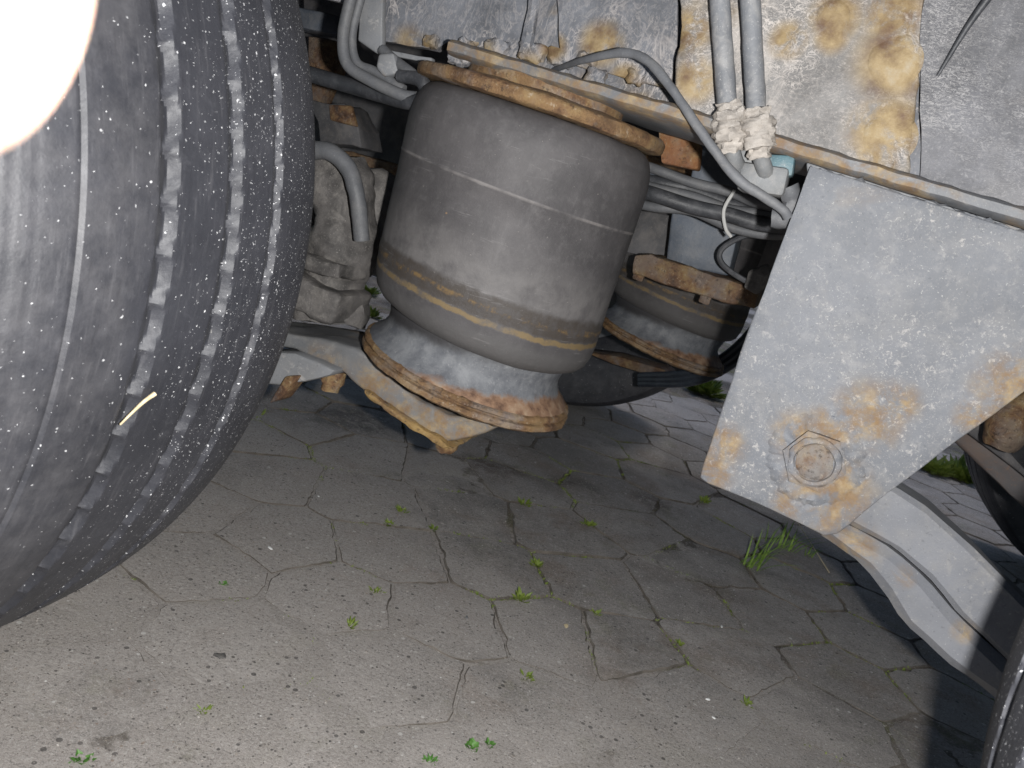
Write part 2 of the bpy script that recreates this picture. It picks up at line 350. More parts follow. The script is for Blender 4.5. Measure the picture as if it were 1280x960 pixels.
def stains(n, c):
    br = n.step(n.noise(5.5, 7, .75), .48, .66); c = n.mix(n.math('MULTIPLY', br, .55), c, (.205, .150, .110))
    ol = n.step(n.noise(9, 6, .72), .55, .68); c = n.mix(n.math('MULTIPLY', ol, .38), c, (.20, .195, .12))
    dk = n.step(n.noise(4.1, 6, .70), .52, .68); c = n.mix(n.math('MULTIPLY', dk, .52), c, (.135, .127, .116))
    nz = n.noise(28, 6, .72, .4)
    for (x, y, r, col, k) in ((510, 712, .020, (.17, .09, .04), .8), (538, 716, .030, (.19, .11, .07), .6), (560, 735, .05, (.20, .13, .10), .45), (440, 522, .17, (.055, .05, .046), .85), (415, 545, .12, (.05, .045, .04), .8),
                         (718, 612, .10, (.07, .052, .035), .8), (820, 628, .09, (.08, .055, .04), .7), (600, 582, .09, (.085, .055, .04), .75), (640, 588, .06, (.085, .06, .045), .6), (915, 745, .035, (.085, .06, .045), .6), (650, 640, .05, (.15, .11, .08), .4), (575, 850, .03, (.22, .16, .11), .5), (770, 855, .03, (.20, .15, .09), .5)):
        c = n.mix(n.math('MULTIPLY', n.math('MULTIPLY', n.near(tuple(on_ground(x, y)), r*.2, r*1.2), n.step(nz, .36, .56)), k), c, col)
    return c
def mat_concrete():
    n = NT('paver_concrete')
    oi = n.n.new('ShaderNodeObjectInfo').outputs['Random']
    c = n.mix(n.step(n.noise(3.2, 6, .62), .30, .72), (.240, .219, .202), (.345, .316, .292))
    c = n.mix(n.math('MULTIPLY', n.step(oi, .35, .0), .40), c, (.15, .142, .133)); c = n.mix(n.math('MULTIPLY', n.step(oi, .75, 1.0), .35), c, (.36, .34, .315))
    mid = n.noise(38, 5, .72); c = n.mix(n.math('MULTIPLY', n.step(mid, .50, .66), .35), c, (.15, .143, .135)); c = n.mix(n.math('MULTIPLY', n.step(mid, .47, .33), .28), c, (.43, .41, .38))
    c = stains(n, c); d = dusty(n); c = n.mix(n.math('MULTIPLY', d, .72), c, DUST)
    c, ag, gs = grains(n, c)
    h = n.math('ADD', n.math('MULTIPLY', ag, 1.2), n.math('ADD', n.math('MULTIPLY', n.noise(60, 5, .65), 1.0), n.math('MULTIPLY', gs, .5)))
    return n.out(c, .88, n.bump(h, .55, .003), spec=.2)
def mat_sand():
    n = NT('joint_sand')
    c = n.mix(n.step(n.noise(6, 6, .66), .40, .60), (.075, .063, .052), (.205, .180, .155))
    g = n.step(n.noise(7, 6, .7), .50, .60); c = n.mix(n.math('MULTIPLY', g, .6), c, (.115, .12, .035))
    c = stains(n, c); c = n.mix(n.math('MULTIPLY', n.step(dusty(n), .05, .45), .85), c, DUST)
    c, ag, gs = grains(n, c)
    return n.out(c, .92, n.bump(n.math('ADD', ag, gs), .7, .004), spec=.15)
def mat_leaf(name, a, b):
    n = NT(name); c = n.mix(n.step(n.noise(120, 3, .6), .3, .7), a, b)
    m = n.out(c, .55, spec=.35); n.bsdf.inputs['Subsurface Weight'].default_value = 0
    return m

M_TYRE = mat_tyre(); M_BELLOWS = mat_bellows(); M_PISTON = mat_piston()
M_CONC = mat_concrete(); M_SAND = mat_sand(); M_SOIL = mat_plain('packed_soil', (.125, .110, .094), .35, .9, .5, (.22, .195, .17), 60, spec=.15)
M_RUST = mat_rust('rust'); M_BOLTEND = mat_rust('bolt_end_rust', (.20, .19, .18), .7, greyed=.7)
M_RUSTO = mat_rust('rust_spring', (.215, .135, .062), .6, obj=True, greyed=.5)
M_RUSTY = mat_rust('yellow_rust', (.30, .20, .075), .75, greyed=.45)
M_BLISTER = mat_rust('rust_blister', (.33, .22, .085), .8, greyed=.25)
M_RUSTB = mat_rust('brown_rust', (.11, .075, .055), .6, greyed=.5)
bl = at(1018, 575, .955)
BR_SPOTS = [(tuple(at(*p[:2], .955)), p[2]) for p in ((1085, 520, .040), (1120, 505, .026), (1045, 630, .045), (1010, 620, .03), (905, 555, .026), (890, 590, .026), (995, 545, .03), (1270, 490, .045), (1215, 520, .02), (1040, 535, .03), (985, 630, .02), (940, 210, .02), (1000, 600, .02), (1060, 600, .025))]
M_BRACKET = mat_steel('bracket_paint', (.122, .128, .142), .85, (.37, .355, .34), .05, BR_SPOTS, .58, 165, dust=.3)
M_STEEL = mat_steel('grey_steel', (.17, .175, .185), .45, (.42, .40, .38), .18, (), .5, 60)
M_ARM = mat_steel('arm_paint', (.145, .150, .165), .5, (.27, .26, .245), .05, [(tuple(at(1062, 685, .985)), .035), (tuple(at(1130, 720, .985)), .014), (tuple(at(1205, 790, .985)), .014)], .5, 55, dust=.4)
M_ARMREAR = mat_steel('arm_paint_rusting', (.125, .128, .134), .4, (.30, .29, .27), .2, [(tuple(at(x, y, 1.0)), .05) for x, y in ((500, 520), (540, 535), (470, 492), (590, 535), (400, 475))], .55, 55, dust=.45)
M_BLUE = mat_plain('blue_grey_paint', (.085, .10, .125), .2, .55, .25)
M_DARK = mat_plain('dark_grimy_steel', (.065, .064, .068), .3, .7, .45, (.17, .155, .145))
M_GRIME = mat_plain('oily_dust', (.085, .079, .076), .55, .75, .6, (.21, .195, .18), 40, bump=.7)
M_HOSE = mat_plain('grey_hose', (.135, .141, .153), .15, .6, .6, (.32, .31, .30), 40)
M_STRAP = mat_plain('dull_grey_cable', (.095, .098, .106), .15, .6, .35, (.19, .185, .18), 40)
M_CABLE = mat_plain('black_cable', (.035, .037, .042), .25, .5, .45, (.14, .14, .15), 40)
M_BLUEHOSE = mat_plain('blue_black_hose', (.02, .026, .036), .25, .38, .2, (.10, .11, .13), 40)
M_CRUSTFIT = mat_crust('white_crust', (.32, .29, .26), (.46, .43, .40), (), (1, 1, 1.5), 120, .25)
M_TIE = mat_plain('white_plastic', (.42, .42, .41), .1, .5, .2)
M_VALVE = mat_plain('grey_valve', (.15, .155, .16), .2, .6, .5, (.24, .23, .22), 60)
M_TEAL = mat_plain('teal_plastic', (.06, .115, .135), .2, .55, .45, (.30, .30, .29), 60)
M_WEB = mat_crust('scaling_web', (.135, .140, .156), (.36, .335, .325), [(tuple(at(x, y, 1.03)), r) for x, y, r in ((520, 60, .03), (560, 70, .025), (750, 55, .03), (640, 80, .02), (780, 100, .022), (690, 60, .02), (830, 120, .02), (600, 72, .028), (660, 92, .028), (720, 108, .028), (790, 128, .03), (500, 48, .03))], (1, 1, .45), 38, .14, .75)
M_WEBR = mat_crust('wrinkled_web', (.135, .136, .148), (.42, .41, .41), (), (1, 1, 2.8), 75, .02, .2)
M_GUSSET = mat_crust('rusting_gusset', (.180, .174, .170), (.50, .46, .43), [(tuple(at(x, y, .985)), r) for x, y, r in ((1125, 75, .05), (1110, 165, .045), (1045, 20, .03), (1120, 20, .035), (860, 40, .03), (868, 100, .028), (985, 50, .022), (1040, 45, .02), (1100, 190, .03))], (1, 1, 1.5), 58, .12, .55)

M_FLANGE = mat_steel('flange_paint', (.125, .13, .14), .5, (.30, .285, .27), .25, [(tuple(at(x, y, .96)), r) for x, y, r in ((560, 60, .06), (620, 80, .06), (680, 100, .06), (740, 118, .06), (800, 135, .06), (850, 150, .05), (960, 180, .04), (1010, 195, .035), (1060, 208, .03), (1100, 220, .045), (1150, 232, .04))], .5, 60)
# ------------------------------------------------------------------ ground
def fill_height(x, y):           # sand lies deep in some joints and has washed over others
    h = noise.fractal(Vector((x*2.6, y*2.6, 7.7)), 1, 2, 4)
    g = noise.fractal(Vector((x*17, y*17, 2.1)), 1, 2, 3)
    near = max(0.0, min(1.0, (1.85-y-.35*x)/1.0))
    return -.0041+.0044*near+.0034*h+.0012*g
def ground_sheet():
    xs = np.concatenate([[-400, -60, -12, -5, -3], np.linspace(-2.4, 1.5, 300), [2.2, 4, 10, 60, 400]])
    ys = np.concatenate([[-400, -60, -12, -3, -.5], np.linspace(.2, 4.0, 290), [5, 9, 20, 80, 400]])
    v = [(x, y, fill_height(x, y) if (-2.4 <= x <= 1.5 and .2 <= y <= 4.0) else -.004) for y in ys for x in xs]
    nx, ny = len(xs), len(ys)
    f = [(j*nx+i, j*nx+i+1, (j+1)*nx+i+1, (j+1)*nx+i) for j in range(ny-1) for i in range(nx-1)]
    me = bpy.data.meshes.new('ground'); me.from_pydata(v, [], f); me.polygons.foreach_set('use_smooth', [True]*len(f)); return me
ground = tag(link('ground', ground_sheet(), M_SAND), kind='structure')
seen = [(460, 567), (347, 675), (689, 664), (553, 590), (465, 625), (492, 692), (613, 708), (739, 727), (690, 790), (783, 812), (862, 748), (445, 523), (588, 640), (325, 590), (800, 660), (640, 600), (760, 615), (425, 745), (555, 770), (880, 660), (830, 600), (720, 570), (915, 820), (850, 870)]
cen = [on_ground(*p).to_2d() for p in seen]
S = .205
for j in range(-4, 30):
    for i in range(-13, 13):
        p = Vector((-.05+S*(i+.5*(j % 2)), .35+S*.866*j)); a = .35
        p = Vector((p.x*math.cos(a)-p.y*math.sin(a)+.6, p.x*math.sin(a)+p.y*math.cos(a)))
        p += Vector((random.uniform(-.017, .017), random.uniform(-.017, .017)))
        if all((p-q).length > S*.74 for q in cen): cen.append(p)
def cell(i):
    p = cen[i]; poly = [p+Vector((math.cos(t), math.sin(t)))*.20 for t in np.linspace(0, 2*math.pi, 24, endpoint=False)]
    for j, q in enumerate(cen):
        if j == i or (q-p).length > .55: continue
        m = (p+q)/2; d = (q-p).normalized(); out = []
        for k in range(len(poly)):
            a, b = poly[k], poly[(k+1) % len(poly)]; da, db = (a-m).dot(d), (b-m).dot(d)
            if da <= 0: out.append(a)
            if da*db < 0: out.append(a+(b-a)*(da/(da-db)))
        poly = out
        if len(poly) < 3: return None
    return poly
joints = []
n_pav = 0
for i, p in enumerate(cen):
    uu = EYE-Vector((p.x, p.y, 0)); ww = -uu.dot(FWD)
    if ww < .2 or n_pav >= 299 or p.y > 4.3: continue
    ux, vy = 640-F*uu.dot(RIGHT)/ww, 480-F*uu.dot(DOWN)/ww
    if not (-330 < ux < 1600 and vy < 1330): continue
    poly = cell(i)
    if poly is None: continue
    poly = [q for k, q in enumerate(poly) if (q-poly[k-1]).length > .012]
    if len(poly) < 4: continue
    gap = random.uniform(.0008, .0024)
    ring = []
    for k in range(len(poly)):
        a, b = poly[k], poly[(k+1) % len(poly)]
        joints.append((a, b))
        L = (b-a).length; nseg = max(2, int(L/.013))
        for s in range(nseg):
            q = a.lerp(b, s/nseg); inw = (p-q).normalized()
            w = noise.noise(Vector((q.x*60, q.y*60, i*2.3)))
            if s == 0: inw *= 1.35
            ring.append((q+inw*(gap+.0028*w+max(0, noise.noise(Vector((q.x*25, q.y*25, i*1.3)))-.15)*.011), inw, w))
    b = bmesh.new(); tilt = Vector((random.gauss(0, .005), random.gauss(0, .005))); hz = random.gauss(0, .0009)
    def top(q): return hz + tilt.dot(q-p)
    r0 = [b.verts.new((q.x-p.x, q.y-p.y, -.05)) for q, n_, w in ring]
    r1 = [b.verts.new((q.x-p.x, q.y-p.y, top(q)-.0030-.001*w)) for q, n_, w in ring]
    r2 = [b.verts.new((q.x-p.x+n_.x*(.0030+.002*w), q.y-p.y+n_.y*(.0030+.002*w), top(q)-.0006)) for q, n_, w in ring]
    m = len(ring)
    r3 = [b.verts.new(((q.x-p.x)*.55, (q.y-p.y)*.55, top(p.lerp(q, .55))+.0006+.0007*noise.noise(Vector((q.x*9, q.y*9, i))))) for q, n_, w in ring]
    for k in range(m):
        l = (k+1) % m
        b.faces.new((r0[k], r0[l], r1[l], r1[k])).material_index = 1; b.faces.new((r1[k], r1[l], r2[l], r2[k])).material_index = 1; b.faces.new((r2[k], r2[l], r3[l], r3[k]))
    c = b.verts.new((0, 0, hz+.0004))
    for k in range(m): b.faces.new((r3[k], r3[(k+1) % m], c))
    bmesh.ops.recalc_face_normals(b, faces=b.faces)
    pm = mesh(b, 'paver', True, 30); pm.materials.append(M_CONC); pm.materials.append(M_SOIL); o = link('paver', pm, None, ground); o.location = (p.x, p.y, 0); n_pav += 1
print('pavers', n_pav)

# ------------------------------------------------------------------ trailer
trailer = empty('semi_trailer', (-.1, 1.6, 0))
tag(trailer, 'weathered grey trailer chassis with rusting suspension, air springs and dusty tyres parked over hexagonal pavers', 'trailer')

# --- tyres
def tyre_mesh(NS=1056):
    Rt, hw = .523, .178
    prof = [(-.118, .292), (-.135, .298), (-.150, .32), (-.168, .36), (-.182, .405), (-.186, .44), (-.185, .465), (-.182, .485), (-.179, .497)]
    ws = np.concatenate([np.arange(-hw, hw+1e-6, .0026)])
    w = np.array([p[0] for p in prof] + list(ws) + [-p[0] for p in reversed(prof)])
    r = np.array([p[1] for p in prof] + [Rt-.023*abs(x/hw)**4-.004*abs(x/hw)**30 for x in ws] + [p[1] for p in reversed(prof)])
    th = np.linspace(0, 2*np.pi, NS, endpoint=False)
    W = np.repeat(w[None, :], NS, 0); T = np.repeat(th[:, None], len(w), 1); Rr = np.repeat(r[None, :], NS, 0)
    tread = (np.abs(W) <= hw+1e-6)
    for w0, lft, rgt, depth, ph0 in ((-.047, .0075, .0105, .0080, .0), (.026, .0068, .0098, .0075, .37), (.084, .0045, .0072, .0055, .71)):
        ph = (T/(2*np.pi)*88+ph0) % 1.0; sc = np.clip(np.sin(np.pi*ph**1.3), 0, 1)**.55
        left = w0-lft-.0022*sc; right = w0+rgt; right = right-.0022*(1-sc); vee = w0-.15*lft+(rgt+.15*lft)*.84*sc            # scalloped foot, straight shoulder
        d = np.clip(np.minimum((W-left)/np.maximum(vee-left, 1e-4), (right-W)/np.maximum(right-vee, 1e-4)), 0, 1)
        Rr = np.where(tread, Rr-depth*np.minimum(1, d*1.25), Rr)
    for w0, half, depth in ((-.118, .0010, .0016), (-.146, .0010, .0009), (-.160, .0009, .0009)):
        d = np.clip(1-np.abs(W-w0)/half/2, 0, 1); Rr = np.where(tread, Rr-depth*d, Rr)
    step = np.where(W < -.118, .0009, 0); Rr = np.where(tread, Rr-step, Rr)
    X = Rr*np.cos(T); Z = Rr*np.sin(T)
    v = np.stack([X, W, Z], -1).reshape(-1, 3); nw_ = len(w)
    i = np.arange(NS)[:, None]; j = np.arange(nw_-1)[None, :]
    a = i*nw_+j; b_ = ((i+1) % NS)*nw_+j
    f = np.stack([a, a+1, b_+1, b_], -1).reshape(-1, 4)
    me = bpy.data.meshes.new('tyre'); me.vertices.add(len(v)); me.vertices.foreach_set('co', v.ravel())
    me.loops.add(f.size); me.loops.foreach_set('vertex_index', f.ravel().astype(np.int32))
    me.polygons.add(len(f)); me.polygons.foreach_set('loop_start', np.arange(0, f.size, 4, dtype=np.int32))
    me.update(calc_edges=True); me.validate()
    me.polygons.foreach_set('use_smooth', [True]*len(me.polygons))
    me.set_sharp_from_angle(angle=math.radians(34))
    me.materials.append(M_TYRE); return me
TYRE = tyre_mesh()
rimb = lathe([(.06, -.03), (.10, -.03), (.105, -.02), (.22, -.01), (.27, -.06), (.272, -.118), (.295, -.135), (.298, -.12), (.28, -.105), (.268, .0), (.275, .115), (.298, .125), (.296, .138), (.27, .12), (.25, .02), (.10, .0), (.06, .0)], 64, M=Matrix.Rotation(math.radians(90), 4, 'X'))
RIM = mesh(rimb, 'wheel'); RIM.materials.append(M_STEEL)
def wheel(x, y, rot, label):
    wv = bpy.data.objects.new('wheel', RIM); COL.objects.link(wv); wv.parent = trailer
    wv.matrix_parent_inverse = Matrix.Translation(-trailer.location); wv.location = (x, y, .523); wv.rotation_euler = (0, rot, 0)
    t = bpy.data.objects.new('tyre', TYRE); COL.objects.link(t); t.parent = wv; t['label'] = label
    return wv
XF, XR = -.954, .757
wheel(XF, .555, 0.0, 'dusty wide tyre flecked with white paint, with wavy tread grooves')
wheel(.706, .47, .6, 'tyre tread just showing at the bottom right corner')
wheel(-.70, 2.80, .3, 'dark tyre far behind the small air spring')
wheel(1.02, 2.80, 1.0, 'dark tyre edge far behind the right bracket')
# --- axles
for nm, x in (('axle', XF), ('axle', XR)):
    b = lathe([(0, -1.25), (.063, -1.25), (.063, 1.25), (0, 1.25)], 40, M=Matrix.Translation((x+.1, 1.67, .46)) @ Matrix.Rotation(math.radians(90), 4, 'X'))
    link(nm, mesh(b, nm), M_GRIME, trailer)

# --- air springs (own coordinates: origin on the axis at the lower roll of the bellows)
def air_spring(loc, label):
    prof = [(.110, -.001), (.128, .000), (.138, -.002), (.1465, .002), (.1545, .011), (.1585, .024), (.1597, .036), (.1603, .0385), (.1597, .041), (.1600, .052), (.1606, .055), (.1606, .062), (.1597, .068), (.1592, .09), (.1588, .12), (.1583, .15), (.1580, .1825), (.1586, .1833), (.1586, .1848), (.1580, .186), (.1580, .205), (.1580, .222), (.1574, .234), (.1556, .246), (.1525, .257), (.1480, .266), (.1420, .2725), (.134, .276), (.10, .277)]
    def lean(bm):
        for v in bm.verts:
            t = max(0, min(1, v.co.z/.30)); v.co.z -= v.co.x*(.125*(1-t)+.035*t)
        return bm
    prof = [(r*(.945+.055*min(1, max(0, z/.26))) if r > .13 else r, z) for r, z in prof]
    b = lean(lathe(prof, 160, amp=.0012, nscale=14, seed=2))
    me = mesh(b, 'air_spring', True, 60); me.materials.append(M_BELLOWS)
    a = bpy.data.objects.new('air_spring', me); COL.objects.link(a); a.parent = trailer
    a.matrix_parent_inverse = Matrix.Translation(-trailer.location); a.location = loc; a['label'] = label
    b = lean(lathe([(.118, .02), (.1255, .0), (.1215, -.012), (.1190, -.022), (.1200, -.032), (.1265, -.043), (.1350, -.050), (.139, -.055), (.135, -.058)], 128))
    local('piston', mesh(b, 'piston'), M_PISTON, a)
    b = lean(lathe([(.118, -.054), (.1370, -.0545), (.1425, -.0565), (.1440, -.0585), (.1440, -.0610), (.1400, -.0628), (.1395, -.0650), (.1440, -.0662), (.1450, -.0685), (.1445, -.0725), (.1400, -.0755), (.134, -.0775), (.05, -.0775)], 160, amp=.0018, nscale=70, seed=4))
    local('base_ring', mesh(b, 'base_ring'), M_RUSTO, a)
    b = lean(lathe([(0, .2765), (.150, .277), (.1575, .2785), (.1595, .2815), (.1595, .2890), (.1580, .2920), (.1540, .2940), (.10, .300), (.10, .312), (0, .312)], 128, amp=.0016, nscale=40, seed=6))
    local('top_plate', mesh(b, 'top_plate'), M_RUSTO, a)
    return a
SX, SYc, SZ = -.382, 1.06, .480
air_spring((SX, SYc, SZ), 'large grey rubber air spring standing between the tyre and the bracket')
air_spring((-.262, 1.86, .488), 'shadowed air spring on the far side of the trailer')
# --- chassis beam: web, flange and what is welded to it
web = slab([at(445, -150, 1.05), at(1150, -150, 1.05), at(1150, 230, 1.05), at(800, 120, 1.05), at(560, 52, 1.05), at(545, 62, 1.05), at(478, 52, 1.05), at(445, 40, 1.05)], .012, dense=.02, amp=.005, nscale=22, seed=1)
chassis = link('chassis_beam', mesh(web, 'chassis_beam', True, 50), M_WEB, trailer)
b = slab([at(1151, -150, 1.035), at(1500, -150, 1.035), at(1500, 340, 1.035), at(1151, 231, 1.035)], .012, dense=.02, amp=.004, nscale=25, seed=3)
link('web_panel', mesh(b, 'web_panel', True, 50), M_WEBR, chassis)
zf = .800
b = bmesh.new()
xs = np.linspace(-.478, .62, 110)
rows = []
for x in xs:
    e = .0035*noise.fractal(Vector((x*28, 3, 1)), 1, 2, 3)
    z0 = .791-.030*(x+.476)+.001*noise.noise(Vector((x*40, 0, 0)))
    rows.append([b.verts.new(p) for p in ((x, .965+e, z0), (x, .958+e, z0+.004), (x, .958+e*.5, z0+.013), (x, .966+e, z0+.017), (x, 1.045, z0+.018), (x, 1.16, z0+.018), (x, 1.16, z0))])
for a, c in zip(rows[:-1], rows[1:]):
    for k in range(7): b.faces.new((a[k], a[(k+1) % 7], c[(k+1) % 7], c[k]))
b.faces.new(rows[0]); b.faces.new(list(reversed(rows[-1]))); bmesh.ops.recalc_face_normals(b, faces=b.faces); rough(b, .0015, 60, 5)
link('flange', mesh(b, 'flange'), M_FLANGE, chassis)
gus = slab([at(858, -150, .985), at(1152, -150, .985), at(1156, 0, .985), at(1152, 90, .985), at(1140, 150, .985), at(1136, 232, .985), at(1000, 190, .985), at(842, 140, .985), at(848, 60, .985)], .010, .002, 1, .012, .005, 26, 8)
link('gusset_plate', mesh(gus, 'gusset_plate', True, 50), M_GUSSET, chassis)
# scale flakes and weld lumps along the foot of the web
b = None
for (x, y, sx, sz, d) in ((665, 66, .018, .013, 1.035), (585, 58, .012, .010, 1.035), (745, 97, .013, .012, 1.02), (795, 97, .010, .009, 1.03), (620, 60, .016, .012, 1.04), (700, 72, .016, .012, 1.04), (735, 75, .013, .010, 1.035), (538, 52, .012, .008, 1.04), (575, 72, .014, .010, .99)):
    bb = bmesh.new(); bmesh.ops.create_icosphere(bb, subdivisions=3, radius=1)
    for v in bb.verts: v.co = Vector((max(-.75, min(.75, v.co.x))*sx*1.25, v.co.y*.008, max(-.7, min(.7, v.co.z))*sz*1.1))
    rough(bb, .005, 110, x); bmesh.ops.translate(bb, vec=at(x, y, d), verts=bb.verts); b = join(b, bb)
link('rust_scale', mesh(b, 'rust_scale'), M_WEB, chassis)['kind'] = 'stuff'
for (x, y, r) in ((1120, 75, .020), (1112, 172, .021), (1102, 204, .010), (1042, 22, .014)):
    bb = disc(at(x, y, .984), (0, -1, 0), [(r*1.3, -.002), (r*1.1, .0002), (r*.8, .0008), (r*.55, .0012), (r*.3, .0014), (0, .0014)], 28, amp=.0008, nscale=70)
    link('weld_spot', mesh(bb, 'weld_spot'), M_GUSSET, chassis)
# upper rib on the web and its seam
b = tube([at(675, -40, 1.03), at(662, 40, 1.03), at(655, 68, 1.03)], .008, 8, amp=.002); link('web_rib', mesh(b, 'web_rib'), M_WEB, chassis)
b = slab([at(838, -150, 1.032), at(850, -150, 1.032), at(846, 60, 1.032), at(838, 110, 1.032), at(700, 78, 1.032), at(690, -150, 1.032)], .010, .001, 1, .02, .003, 30, 4)
link('web_patch', mesh(b, 'web_patch', True, 50), M_WEB, chassis)
# lower lip over the hanger bracket
b = slab([at(1008, 203, .968), at(1300, 293, .968), at(1500, 355, .968), at(1500, 372, .968), at(1300, 308, .968), at(1010, 216, .968)], .04, .002, 2, .03, .001, 40, 2)
link('lip_plate', mesh(b, 'lip_plate'), M_STEEL, chassis)
# far chassis beam, cross members and deck
b = slab([(-2.6, 2.30, .80), (2.6, 2.30, .80), (2.6, 2.30, 1.2), (-2.6, 2.30, 1.2)], .02); b = box((0, 2.31, .81), (5.2, .14, .016), bm=b)
link('far_beam', mesh(b, 'far_beam', False), M_DARK, trailer)
b = box((0, 1.60, 1.26), (9, 2.55, .10)); link('deck', mesh(b, 'deck', False), M_DARK, trailer)
for x in (-1.7, -.75, .55, 1.6):
    b = box((x, 1.68, 1.12), (.07, 1.20, .16), bev=.004); link('cross_member', mesh(b, 'cross_member', False), M_DARK, trailer)
b = slab([(-2.6, 1.055, .83), (-.62, 1.055, .83), (-.62, 1.055, 1.2), (-2.6, 1.055, 1.2)], .012); link('front_web', mesh(b, 'front_web', False), M_WEBR, chassis)
b = slab([(.55, 1.058, .83), (2.6, 1.058, .83), (2.6, 1.058, 1.2), (.55, 1.058, 1.2)], .012); link('rear_web', mesh(b, 'rear_web', False), M_WEBR, chassis)

# --- hanger bracket
YB = .955
out = [(1012, 206), (1300, 296), (1475, 350), (1390, 408), (1280, 490), (1185, 560), (1100, 625), (1062, 656), (1046, 667), (1030, 669), (985, 648), (930, 622), (884, 604), (875, 597), (878, 585), (940, 402)]
b = slab([at(x, y, YB) for x, y in out], .009, .0016, 2, .02, .0016, 14, 3)
hb = link('hanger_bracket', mesh(b, 'hanger_bracket', True, 50), M_BRACKET, trailer)
b = slab([at(x, y, YB)+Vector((0, .155, 0)) for x, y in out], .009); link('rear_plate', mesh(b, 'rear_plate'), M_STEEL, hb)
pA, pB = at(1014, 208, YB), at(880, 596, YB)
b = slab([pA+Vector((.002, .0095, 0)), pB+Vector((.002, .0095, 0)), pB+Vector((.011, .0095, 0)), pA+Vector((.011, .0095, 0))], .145); link('side_plate', mesh(b, 'side_plate'), M_STEEL, hb)
b = disc(bl, (0, -1, 0), [(.056, -.0045), (.050, .0002), (.043, .0022), (.036, .0030), (.030, .0015)], 140, amp=.0032, nscale=110); link('crust_ring', mesh(b, 'crust_ring'), M_BRACKET, hb)
b = hexnut(bl, (0, -1, 0), .0335, .0110)
link('bolt', mesh(b, 'bolt', True, 25), M_BRACKET, hb)
b = disc(bl, (0, -1, 0), [(.0275, .009), (.0265, .0130), (.024, .0145), (.0210, .0140), (.0195, .0105)], 48, amp=.0020, nscale=80); link('nut_collar', mesh(b, 'nut_collar'), M_BRACKET, hb)
b = disc(bl, (0, -1, 0), [(.0200, .0100), (.0185, .0122), (.012, .0130), (0, .0125)], 36, amp=.002, nscale=90); link('bolt_end', mesh(b, 'bolt_end'), M_BOLTEND, hb)

b = tube([at(1012, 212, .962), at(1100, 239, .962), at(1200, 270, .962), at(1300, 301, .962), at(1460, 350, .962)], .0042, 8, 14, amp=.004, nscale=110); link('weld_bead', mesh(b, 'weld_bead'), M_BRACKET, hb)
# --- trailing arm behind the bracket: two leaves
ya = .985
up = [(1000, 586), (1075, 592), (1120, 609), (1164, 638), (1212, 682), (1280, 750), (1420, 880), (1420, 960), (1330, 893), (1262, 829), (1200, 770), (1160, 722), (1120, 689), (1062, 656), (1000, 630)]
lo = [(1000, 634), (1062, 659), (1119, 692), (1159, 726), (1198, 773), (1261, 833), (1330, 897), (1420, 964), (1420, 1020), (1320, 940), (1236, 869), (1180, 828), (1130, 782), (1105, 742), (1080, 711), (1030, 674), (1000, 660)]
b = slab([at(x, y, ya) for x, y in up], .055, .006, 1, .03, .0018, 25, 1)
arm2 = link('trailing_arm', mesh(b, 'trailing_arm', True, 28), M_ARM, trailer)
b = slab([at(x, y, ya-.0015) for x, y in lo], .105, .010, 1, .03, .0018, 25, 7)
link('lower_leaf', mesh(b, 'lower_leaf', True, 28), M_ARM, arm2)

# --- trailing arm of the front axle, carrying the air spring
yl = 1.0
arm = [(200, 395), (350, 414), (400, 424), (440, 434), (470, 452), (520, 500), (560, 520), (648, 528), (620, 535), (588, 549), (548, 552), (500, 520), (458, 489), (421, 462), (368, 437), (200, 420)]
b = slab([at(x, y, yl) for x, y in arm], .12, .006, 3, .02, .003, 22, 2)
arm1 = link('trailing_arm', mesh(b, 'trailing_arm', True, 50), M_ARMREAR, trailer)
b = slab([at(x, y, yl-.012) for x, y in ((455, 487), (500, 519), (548, 548), (565, 562), (552, 560), (540, 553), (495, 523), (456, 494))], .10, .003, 2, .012, .003, 50, 3)
link('arm_lip', mesh(b, 'arm_lip'), M_RUSTY, arm1)
b = disc(at(560, 548, yl+.02), (.05, 0, -1), [(.016, 0), (.015, .012), (.010, .018), (.0, .019)], 20, amp=.003, nscale=60); link('bolt', mesh(b, 'bolt'), M_RUSTY, arm1)
b = slab([at(x, y, yl-.02) for x, y in ((330, 440), (368, 441), (420, 463), (412, 470), (350, 482), (330, 480))], .14, .004, 2, .02, .002, 30, 4); link('clamp_plate', mesh(b, 'clamp_plate'), M_STEEL, arm1)
b = disc(at(419, 462, yl+.015), (-.05, 0, -1), [(.016, 0), (.0165, .018), (.013, .019), (.012, .030), (.0, .031)], 18, amp=.003, nscale=60); link('bolt', mesh(b, 'bolt'), M_RUST, arm1)
b = slab([at(x, y, yl-.03) for x, y in ((355, 470), (372, 470), (350, 500), (335, 505))], .03, .003, 2, .02, .002, 30, 4); link('clamp_tab', mesh(b, 'clamp_tab'), M_RUST, arm1)

